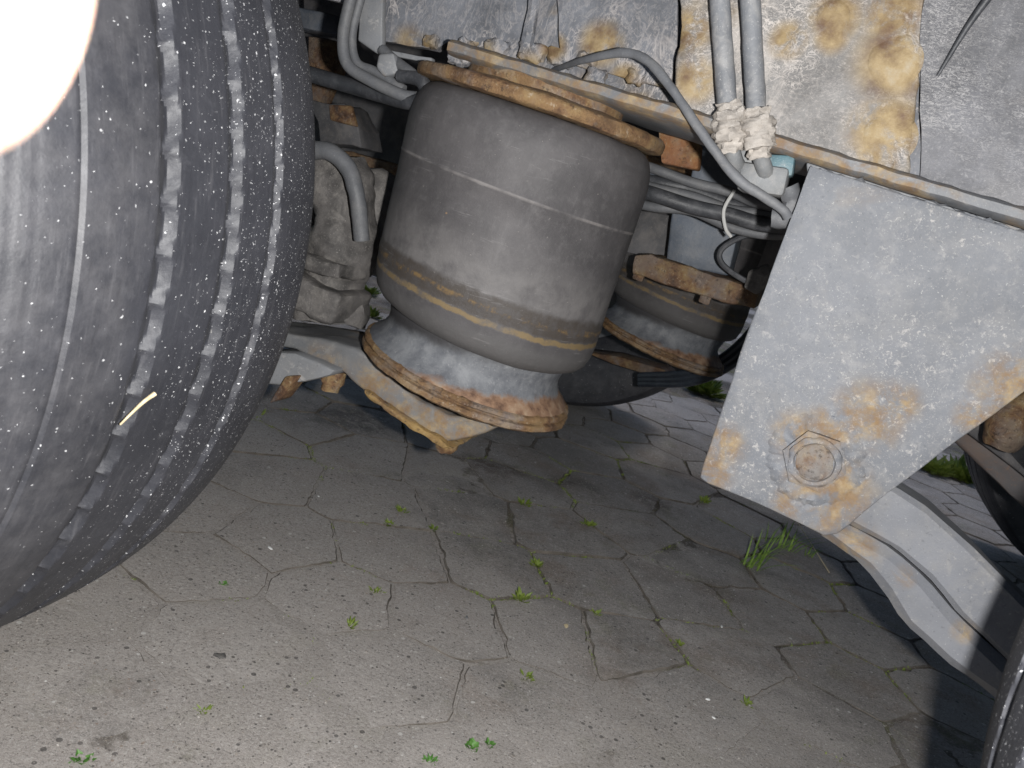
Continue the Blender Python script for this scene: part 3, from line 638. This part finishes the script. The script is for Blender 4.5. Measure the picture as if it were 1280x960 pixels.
# --- brake chamber standing on that arm
Yc = 1.10
b = tube([at(410, 400, Yc), at(414, 350, Yc), at(430, 300, Yc), at(428, 250, Yc), at(420, 205, Yc)], lambda t: .052-.006*t+.005*math.sin(t*17), 24, 8, amp=.010, nscale=24, seed=5)
bc = link('brake_chamber', mesh(b, 'brake_chamber'), M_GRIME, trailer)
b = box(at(410, 372, Yc-.02), (.088, .10, .045), Matrix.Rotation(.1, 3, 'Y'), .006, None, .015, .006, 30, 3); b = box(at(412, 330, Yc-.02), (.092, .10, .022), Matrix.Rotation(-.06, 3, 'Y'), .005, b, .015, .006, 30, 6)
link('flange_block', mesh(b, 'flange_block', True, 50), M_GRIME, bc)
b = tube([at(385, 188, Yc-.06), at(412, 190, Yc-.07), at(436, 212, Yc-.07), at(447, 250, Yc-.07), at(452, 300, Yc-.06)], lambda t: .0125-.002*t, 14, amp=.001); link('air_hose', mesh(b, 'air_hose'), M_STRAP, bc)
b = lathe([(0, .06), (.02, .055), (.034, .035), (.038, 0), (.036, -.05), (.03, -.08), (0, -.085)], 28, amp=.006, nscale=40, M=Matrix.Translation(at(466, 262, Yc+.05))); link('side_cap', mesh(b, 'side_cap'), M_GRIME, bc)

# --- clutter beyond, left of the spring
def bit(name, pts, d, back, mat, bev=.003, dense=.03, amp=.002, seed=1, parent=trailer):
    b = slab([at(x, y, d) for x, y in pts], back, bev, 2, dense, amp, 30, seed); return link(name, mesh(b, name, True, 45), mat, parent)
cal = bit('brake_lever', [(390, 125), (430, 130), (448, 160), (452, 185), (400, 178)], 1.35, .08, M_DARK, amp=.006)
bit('brake_tab', [(410, 130), (438, 132), (445, 158), (412, 150)], 1.34, .01, M_RUST, parent=cal)
bit('side_bracket', [(385, 45), (420, 50), (425, 75), (398, 130), (385, 130)], 1.5, .04, M_RUSTB)
bit('cross_bar', [(350, 5), (430, 20), (430, 45), (350, 30)], 1.45, .05, M_BLUE)
bit('rear_bar', [(380, 185), (440, 190), (520, 212), (520, 228), (440, 212), (380, 205)], 1.7, .05, M_RUSTB)
bit('blue_plate', [(440, 212), (520, 224), (510, 345), (478, 350), (430, 330)], 1.75, .03, M_BLUE)
bit('dark_panel', [(380, -20), (560, -20), (560, 215), (380, 190)], 1.9, .02, M_DARK, 0, None, 0)
# --- cables at the top left of the web
b = tube([at(455, -60, 1.0), at(438, 0, 1.0), at(429, 45, 1.0), at(434, 80, 1.0), at(462, 100, 1.0), at(500, 118, 1.0), at(520, 122, 1.0)], .0075, 12, flat=1.0)
cb = link('cable', mesh(b, 'cable'), M_STRAP, trailer); cb['label'] = 'grey cable bent round the left end of the web'
b = tube([at(468, -60, 1.012), at(450, 0, 1.012), at(440, 45, 1.012), at(446, 78, 1.012), at(470, 90, 1.012), at(505, 112, 1.012)], .006, 10); link('cable', mesh(b, 'cable'), M_STRAP, trailer)
b = tube([at(385, 92, 1.10), at(430, 105, 1.08), at(475, 118, 1.04), at(515, 128, 1.0), at(533, 118, .99), at(525, 100, .99), at(500, 95, 1.0)], lambda t: .011-.003*t, 12); link('cable', mesh(b, 'cable'), M_CABLE, trailer)
b = tube([at(478, 62, 1.02), at(492, 75, 1.015), at(512, 90, 1.0), at(530, 104, .995)], .007, 10); link('cable', mesh(b, 'cable'), M_STRAP, trailer)
bit('cable_clamp', [(472, 66), (492, 66), (498, 92), (478, 96), (470, 84)], 1.0, .02, M_STEEL, .004)
# --- web end plate at the upper left
bit('end_plate', [(450, -100), (480, -100), (478, 20), (477, 60), (540, 72), (538, 80), (470, 66), (448, 50)], 1.03, .012, M_STEEL, .002)

# --- two vertical air pipes and their crusted fittings
for k, (x0, x1, yb_) in enumerate(((900, 911, 172), (938, 947, 180))):
    d = .955
    b = tube([at(x0-6, -120, d), at(x0, 0, d), at((x0+x1)/2, yb_*.5, d), at(x1, yb_-15, d)], .0104, 16, amp=.0006)
    p = link('air_pipe', mesh(b, 'air_pipe'), M_HOSE, trailer)
    p['label'] = ('grey air pipe on the left of the pair', 'grey air pipe on the right of the pair')[k]
    b = tube([at(x1-1, yb_-42, d-.002), at(x1, yb_-30, d-.002), at(x1+1, yb_-14, d-.002), at(x1+2, yb_, d-.002), at(x1+3, yb_+18, d)], lambda t: (.0125, .0165, .0155, .0165, .012)[min(4, int(t*4.99))], 28, 10, amp=.0050, nscale=120, seed=k)
    link('fitting', mesh(b, 'fitting'), M_CRUSTFIT, p)
    b = tube([at(x1+3, yb_+10, d), at(x1+8, yb_+30, d+.01), at(x1+16, yb_+44, d+.03)], .009, 12, amp=.001); link('elbow', mesh(b, 'elbow'), M_VALVE, p)
# --- valve
b = box(at(955, 226, .99), (.05, .05, .03), Matrix.Rotation(-.12, 3, 'Y'), .005); b = box(at(930, 205, 1.0), (.03, .04, .03), None, .005, b)
vv = link('valve', mesh(b, 'valve'), M_VALVE, trailer)
b = box(at(975, 208, .985), (.03, .03, .022), Matrix.Rotation(-.2, 3, 'Y'), .004); link('coupling', mesh(b, 'coupling'), M_TEAL, vv)
b = tube([at(985, 235, .985), at(992, 255, .985), at(980, 272, .985), at(965, 272, .985)], .011, 12, amp=.002); link('elbow', mesh(b, 'elbow'), M_STRAP, vv)
# --- strap-like cable across the web
b = tube([at(690, 88, 1.05), at(705, 83, 1.02), at(735, 74, .985), at(780, 66, .965), at(812, 78, .955), at(842, 115, .945), at(870, 155, .94), at(898, 195, .94), at(925, 226, .94), at(955, 246, .945), at(978, 262, .95), at(985, 272, .955)], lambda t: .0026+.0024*min(1, t*4), 14, 10, .7, .0008)
link('strap_cable', mesh(b, 'strap_cable'), M_STRAP, trailer)
b = tube([at(1300, -90, 1.0), at(1255, -28, 1.005), at(1212, 30, 1.015), at(1172, 95, 1.03)], lambda t: .006*(1-t*.75), 10); link('thin_rod', mesh(b, 'thin_rod'), M_CABLE, trailer)

# --- cable bundle behind with a tie
cb0 = None
for k in range(7):
    o_ = k*8.5; dd = 1.30+.012*((k*3) % 4)
    pts = [at(770, 196+o_, dd+.05), at(815, 210+o_*.95, dd), at(865, 228+o_*.75+5*math.sin(k*2), dd), at(912, 240+o_*.85, dd), at(955, 252+o_*.75+4*math.cos(k*3), dd), at(1005, 258+o_*.7, dd), at(1040, 262+o_*.7, dd+.1)]
    b = tube(pts, .0075+.0035*((k*5) % 3)/2, 10)
    o = link('cable', mesh(b, 'cable'), M_CABLE if k % 3 else M_STRAP, trailer)
    if k in (1, 2, 4): o.data.materials.clear(); o.data.materials.append(M_BLUE if k == 1 else M_CABLE)
b = tube([at(918, 238, 1.285), at(905, 262, 1.28), at(907, 285, 1.285), at(914, 296, 1.29)], .0026, 8); link('cable_tie', mesh(b, 'cable_tie'), M_TIE, trailer)
# --- hanging bracket with rusty foot
b = slab([at(840, 262, 1.50), at(925, 285, 1.50), at(910, 345, 1.50), at(832, 330, 1.50)], .08, .004, 2, .03, .001, 30, 1)
hk = link('drop_bracket', mesh(b, 'drop_bracket', True, 45), M_BLUE, trailer)
b = slab([at(x, y, 1.46) for x, y in ((792, 318), (812, 318), (948, 362), (945, 386), (900, 376), (790, 342))], .11, .004, 2, .02, .004, 40, 2); link('foot_plate', mesh(b, 'foot_plate', True, 45), M_RUSTB, hk)
for (x, y) in ((801, 345), (884, 374)):
    b = hexnut(at(x, y-6, 1.48), (-.04, 0, -1), .0105, .016); link('bolt', mesh(b, 'bolt'), M_RUSTB, hk)
bit('rust_rail', [(822, 158), (875, 180), (872, 212), (826, 204)], 1.25, .03, mat_rust('orange_rust', (.26, .10, .035), .6))
bit('blue_rail', [(870, 178), (965, 210), (965, 262), (862, 235)], 1.42, .03, M_BLUE)
bit('dark_panel', [(800, 262), (842, 270), (830, 325), (780, 315)], 1.62, .03, M_DARK, .002)
bit('dark_backing', [(920, 215), (1040, 250), (1010, 420), (905, 345)], 1.8, .02, M_DARK, 0, None, 0)
b = tube([at(958, 292, 1.40), at(928, 296, 1.40), at(902, 312, 1.40), at(903, 330, 1.40), at(930, 350, 1.40), at(945, 352, 1.40)], .0045, 8); link('hose_loop', mesh(b, 'hose_loop'), M_CABLE, trailer)
bit('plastic_clip', [(935, 338), (960, 330), (968, 350), (945, 370), (928, 360)], 1.38, .03, M_GRIME, .005)
for k in range(3):
    b = tube([at(985+k*4, 330, 1.9), at(962+k*5, 375+k*2, 1.9), at(940+k*5, 412+k*3, 1.92), at(905+k*6, 445+k*5, 1.95), at(860+k*3, 466+k*6, 2.0), at(800, 470+k*5, 2.1)], .0085, 8); link('air_hose', mesh(b, 'air_hose'), M_BLUEHOSE, trailer)
b = slab([at(x, y, 2.3) for x, y in ((730, 440), (770, 445), (830, 462), (845, 475), (820, 472), (765, 455))], .1, .004); link('far_arm', mesh(b, 'far_arm'), M_RUSTB, trailer)

# --- beyond the bracket on the right
bit('far_arm', [(1180, 540), (1205, 530), (1290, 600), (1400, 690), (1400, 720), (1290, 645)], 1.7, .10, mat_plain('rusting_dark_steel', (.075, .07, .072), .3, .6, .5, (.15, .085, .05), 14), .006, .03, .003)
bit('far_arm_top', [(1205, 515), (1222, 525), (1262, 565), (1285, 590), (1285, 600), (1240, 565), (1200, 535)], 1.62, .06, M_DARK, .004)
b = tube([at(1248, 560, 1.45), at(1262, 530, 1.45), at(1285, 500, 1.45), at(1310, 470, 1.45)], lambda t: .022+.010*math.sin(t*6), 18, amp=.004, nscale=40); link('shock_absorber', mesh(b, 'shock_absorber'), M_RUSTB, trailer)

# ------------------------------------------------------------------ plants and litter
M_GRASS = mat_leaf('grass_blade', (.11, .20, .03), (.22, .32, .07))
M_WEED = mat_leaf('weed_leaf', (.10, .15, .02), (.20, .25, .05))
M_CLOVER = mat_leaf('clover_leaf', (.05, .14, .02), (.10, .22, .05))
M_STRAW = mat_leaf('straw', (.42, .34, .20), (.60, .50, .33))
M_CHIP = mat_plain('white_chip', (.70, .70, .68), .05, .6, .1)
def blade(b, p, d, L, w, bend, seg=4):
    side = d.cross(Vector((0, 0, 1))); side = side.normalized() if side.length > .05 else Vector((1, 0, 0))
    vs = []
    for k in range(seg+1):
        t = k/seg; c = p + d*(L*t) + Vector((bend.x, bend.y, bend.z))*(L*t*t); hw = w*(1-t**1.5)*.5+.0001
        vs.append((b.verts.new(c-side*hw), b.verts.new(c+Vector((0, 0, hw*.5))), b.verts.new(c+side*hw)))
    for a, c in zip(vs[:-1], vs[1:]):
        b.faces.new((a[0], a[1], c[1], c[0])); b.faces.new((a[1], a[2], c[2], c[1]))
def leaf(b, p, d, L, w):
    up = Vector((0, 0, 1)); side = d.cross(up).normalized(); nrm = side.cross(d).normalized()
    tip = b.verts.new(p+d*L); base = b.verts.new(p); mid = b.verts.new(p+d*L*.55-nrm*L*.08)
    l = b.verts.new(p+d*L*.5+side*w*.5+nrm*L*.05); r = b.verts.new(p+d*L*.5-side*w*.5+nrm*L*.05)
    b.faces.new((base, l, mid)); b.faces.new((base, mid, r)); b.faces.new((l, tip, mid)); b.faces.new((mid, tip, r))
def weed_bm(size, nleaf, broad):
    b = bmesh.new()
    for _ in range(nleaf):
        a = random.uniform(0, 2*math.pi); el = random.uniform(.15, 1.2); rr = random.uniform(0, .35)*size
        d = Vector((math.cos(a)*math.cos(el), math.sin(a)*math.cos(el), math.sin(el)))
        p = Vector((math.cos(a)*rr, math.sin(a)*rr, -.001))
        leaf(b, p, d, size*random.uniform(.5, 1.0), size*broad*random.uniform(.7, 1.2))
    return b
weeds = [  # x, y, size, leaves, breadth, material, label
 (502, 640, .013, 16, .35, 0, 'small bright weed tuft, upper of two close together left of the middle of the paving'),
 (487, 656, .011, 14, .35, 0, 'small bright weed tuft, lower of two close together left of the middle of the paving'),
 (542, 661, .011, 14, .35, 0, 'lone weed tuft on the joint right of the two close tufts'),
 (655, 630, .016, 20, .25, 0, 'loose yellow-green weed tuft in the joint right below the air spring'),
 (671, 707, .014, 20, .4, 0, 'mossy weed tuft at a dark joint corner below the middle of the photo'),
 (651, 750, .019, 16, .4, 0, 'upright bright weed straight below the mossy joint corner'),
 (736, 657, .016, 18, .4, 0, 'dark green weed at a joint corner between air spring and bracket'),
 (745, 768, .011, 12, .4, 0, 'tiny weed where two pale joints meet beside the pale leaf'),
 (658, 846, .012, 14, .4, 0, 'lone yellow-green weed on the lower middle paving'),
 (590, 934, .013, 8, .9, 1, 'round-leaved weed, left of the pair at the bottom edge'),
 (611, 930, .011, 12, .6, 1, 'bright leafy weed, right of the pair at the bottom edge'),
 (537, 953, .014, 14, .4, 1, 'small weed at the bottom edge left of the round-leaved pair'),
 (104, 952, .017, 14, .5, 1, 'leafy bright weed in the bottom left corner'),
 (279, 731, .012, 8, .9, 1, 'round-leaved dark green weed below the big tyre'),
 (470, 740, .013, 14, .25, 0, 'thin pale weed in the joint right of the round-leaved weed'),
 (437, 783, .012, 14, .25, 0, 'sparse weed on the dusty paving below the thin pale weed'),
 (255, 890, .010, 10, .25, 0, 'sparse thin weed on the dusty paving near the bottom left'),
 (850, 806, .011, 14, .4, 0, 'bright mossy weed at a joint corner right of the pale leaf'),
 (933, 880, .011, 12, .35, 0, 'small weed beside the white chip on the lower right paving'),
 (880, 628, .018, 18, .35, 0, 'green weed in the shadow along the lower edge of the bracket'),
 (462, 368, .06, 24, .5, 0, 'yellow-green plant on the ground seen between brake chamber and air spring'),
 (463, 396, .05, 20, .5, 0, 'low yellow plant just below the other one left of the air spring'),
 (1165, 590, .10, 90, .4, 0, 'left green moss patch on the daylit ground right of the bracket tip'),
 (1200, 598, .10, 90, .4, 0, 'right green moss patch on the daylit ground behind the bracket'),
 (880, 492, .10, 90, .4, 0, 'green weeds on the daylit ground left of the bracket')]
for x, y, s, nl, br, mt, lab in weeds:
    o = link('weed', mesh(weed_bm(s*((.85 if mt else 1.3) if s < .03 else 1), nl+6, br), 'weed', False), (M_WEED, M_CLOVER)[mt]); o.location = on_ground(x, y)
    tag(o, lab, 'weed', 'weeds growing in the paver joints')
def grass(name, x, y, blades, label):
    b = bmesh.new()
    for (dx, dz, L, off) in blades:
        d = Vector((dx, random.uniform(-.15, .15), dz)).normalized()
        blade(b, Vector((off+random.uniform(-.008, .008), random.uniform(-.015, .015), -.001)), d, L, .0045, Vector((dx*.4, 0, -.25)), 5)
    o = link(name, mesh(b, name, False), M_GRASS); o.location = on_ground(x, y); tag(o, label, 'grass', 'grass tufts under the bracket')
grass('grass_tuft', 932, 706, [(random.uniform(-.05, .75), 1, random.uniform(.07, .17), random.uniform(-.01, .03)) for _ in range(26)], 'tall green grass tuft growing in front of the lower tip of the bracket')
grass('grass_tuft', 975, 684, [(random.uniform(-.3, .6), 1, random.uniform(.06, .11), random.uniform(-.03, .03)) for _ in range(22)], 'shorter grass tuft close under the lower edge of the bracket')
grass('grass_tuft', 1003, 692, [(random.uniform(-.2, .7), 1, random.uniform(.03, .06), random.uniform(-.01, .02)) for _ in range(7)], 'smallest sparse grass tuft beside the dry stalk')
b = tube([on_ground(990, 655)+Vector((0, 0, .02)), on_ground(1010, 682)+Vector((0, 0, .012)), on_ground(1036, 717)+Vector((0, 0, .003))], .0014, 6); tag(link('dry_stalk', mesh(b, 'dry_stalk'), M_STRAW), 'thin dry stalk lying beside the grass under the bracket', 'stalk')
# moss along the joints, too fine to count
b = bmesh.new()
for (a, c) in joints:
    L = (c-a).length
    for k in range(int(L/.0035)):
        q = a.lerp(c, random.random()); g = noise.noise(Vector((q.x*5.0, q.y*5.0, 4.2)))+.5*noise.noise(Vector((q.x*22, q.y*22, 1)))
        if g < (.30 if q.y < 1.25 else .12) or q.y > 2.6: continue
        ang = random.uniform(0, 6.28); el = random.uniform(.1, 1.0)
        leaf(b, Vector((q.x+random.gauss(0, .002), q.y+random.gauss(0, .002), -.004)), Vector((math.cos(ang)*math.cos(el), math.sin(ang)*math.cos(el), math.sin(el))), random.uniform(.004, .009), .003)
tag(link('moss', mesh(b, 'moss', False), M_WEED), kind='stuff')
b = bmesh.new()
ico = bmesh.new(); bmesh.ops.create_icosphere(ico, subdivisions=1, radius=1); IV = [v.co.copy() for v in ico.verts]; IF = [[v.index for v in f.verts] for f in ico.faces]; ico.free()
for k in range(4500):
    if k % 3 == 0:
        a, c = random.choice(joints); q = a.lerp(c, random.random())+Vector((random.gauss(0, .006), random.gauss(0, .006)))
    else: q = on_ground(random.uniform(0, 1280), random.uniform(560, 1000)).to_2d()
    if q.y > 2.4: continue
    r = .0006+.0013*random.random()**3; sq = (random.uniform(.7, 1.3), random.uniform(.6, 1.1), random.uniform(.4, .8))
    vs = [b.verts.new((q.x+v.x*r*sq[0]*random.uniform(.8, 1.2), q.y+v.y*r*sq[1], max(fill_height(q.x, q.y), -.001)+.0008+v.z*r*sq[2])) for v in IV]
    for f in IF: b.faces.new([vs[i] for i in f])
ng = NT('grit'); cg = ng.ramp(ng.noise(90, 2, .5), [(.3, (.05, .047, .045)), (.45, (.14, .125, .11)), (.55, (.27, .24, .21)), (.68, (.45, .42, .39)), (.8, (.62, .6, .57))])
tag(link('grit', mesh(b, 'grit', False), ng.out(cg, .85)), kind='stuff')
def chip(x, y, r, label, name='white_chip', mat=None, cat='chip', asp=.5):
    bb = bmesh.new(); bmesh.ops.create_icosphere(bb, subdivisions=2, radius=1)
    an = random.uniform(0, 3)
    for v in bb.verts: v.co = Vector((v.co.x*r, v.co.y*r*asp, v.co.z*r*.3))
    rough(bb, r*.35, 120, x); bmesh.ops.rotate(bb, verts=bb.verts, matrix=Matrix.Rotation(an, 3, 'Z'))
    o = link(name, mesh(bb, name), mat or M_CHIP); o.location = on_ground(x, y)+Vector((0, 0, .0012)); tag(o, label, cat, 'pale bits lying on the paving')
chip(338, 686, .0060, 'white chip lying on the paver right of the big tyre')
chip(885, 875, .0042, 'larger white chip on the lower right paving')
chip(892, 898, .0032, 'smaller white chip just below the larger one on the lower right')
chip(398, 621, .0030, 'tiny white chip on a paver corner below the air spring arm')
chip(902, 784, .0042, 'pale chip beside a brown joint left of the grass')
chip(937, 882, .0028, 'tiny white chip next to a small weed at the lower right')
chip(707, 783, .0065, 'pale oval dry leaf lying on the middle of the paving', 'dry_leaf', M_STRAW, 'leaf', .55)
chip(583, 772, .0055, 'flat grey pebble on the paving left of the pale leaf', 'pebble', M_VALVE, 'pebble', .5)
chip(275, 821, .0085, 'tan pebble set in the dusty paving below the big tyre', 'pebble', M_GRIME, 'pebble', .6)
# straw caught on the tyre
th0 = at(172, 512, .50)
def on_tyre(x, y, lift=.002):
    d = FWD + RIGHT*((x-640)/F) + DOWN*((y-480)/F)
    A = d.x**2+d.z**2; ex, ez = EYE.x-XF, EYE.z-.523; B = ex*d.x+ez*d.z; Cc = ex*ex+ez*ez-(.523+lift)**2
    t = (-B-math.sqrt(max(0, B*B-A*Cc)))/A; return EYE+d*t
b = tube([on_tyre(150, 531), on_tyre(165, 516), on_tyre(180, 502), on_tyre(194, 492, .003)], lambda t: .0007+.0011*t, 8); tag(link('straw', mesh(b, 'straw'), M_STRAW), 'short yellow straw stuck on the tread of the big dusty tyre', 'straw')

# ------------------------------------------------------------------ the hand close to the lens
nk = NT('skin'); cs = nk.mix(nk.step(nk.noise(60, 3, .5), .3, .7), (.50, .30, .22), (.60, .38, .29)); M_SKIN = nk.out(cs, .55, nk.bump(nk.noise(900, 3, .6), .2, .0004))
nk.bsdf.inputs['Subsurface Weight'].default_value = .3; nk.bsdf.inputs['Subsurface Radius'].default_value = (.006, .002, .001); nk.bsdf.inputs['Subsurface Scale'].default_value = 1.0
def eye(x, y, d): return EYE + RIGHT*x + DOWN*y + FWD*d
hv = [(-.150, -.105, .020, .030)]; he = []
def chain(start, pts):
    k = start
    for p in pts: hv.append(p); he.append((k, len(hv)-1)); k = len(hv)-1
    return k
wr = chain(0, [(-.240, -.150, -.030, .028), (-.40, -.22, -.16, .036)])
chain(0, [(-.118, -.080, .030, .013), (-.082, -.055, .046, .0092), (-.056, -.037, .0535, .0085), (-.0365, -.0250, .0545, .0088), (-.0305, -.0225, .0545, .0078)])
chain(0, [(-.122, -.104, .040, .012), (-.096, -.092, .072, .0092), (-.092, -.070, .090, .0085), (-.102, -.052, .098, .0075)])
chain(0, [(-.132, -.122, .046, .011), (-.112, -.116, .076, .0088), (-.110, -.094, .092, .0080), (-.118, -.078, .096, .0072)])
chain(0, [(-.146, -.136, .044, .010), (-.132, -.136, .066, .0076), (-.130, -.118, .080, .0070), (-.135, -.106, .084, .0064)])
chain(0, [(-.140, -.075, .018, .013), (-.128, -.050, .030, .0105), (-.128, -.030, .046, .0090)])
hme = bpy.data.meshes.new('hand'); hme.from_pydata([eye(*p[:3]) for p in hv], he, []); hand = link('hand', hme, M_SKIN)
sk = hand.modifiers.new('skin', 'SKIN'); sk.use_smooth_shade = True; hand.modifiers.new('sub', 'SUBSURF').render_levels = 4; hand.modifiers['sub'].levels = 2
for v, p in zip(hme.skin_vertices[0].data, hv): v.radius = (p[3]*1.42, p[3]*1.42)
hme.skin_vertices[0].data[0].use_root = True
tag(hand, 'fingertip of a hand close to the lens, burnt out white in the top left corner', 'hand')
b = tube([eye(-.25, -.155, -.04), eye(-.32, -.185, -.09), eye(-.45, -.24, -.20)], lambda t: .042+.012*t, 20, amp=.004, nscale=25); link('sleeve', mesh(b, 'sleeve'), M_BLUE, hand)
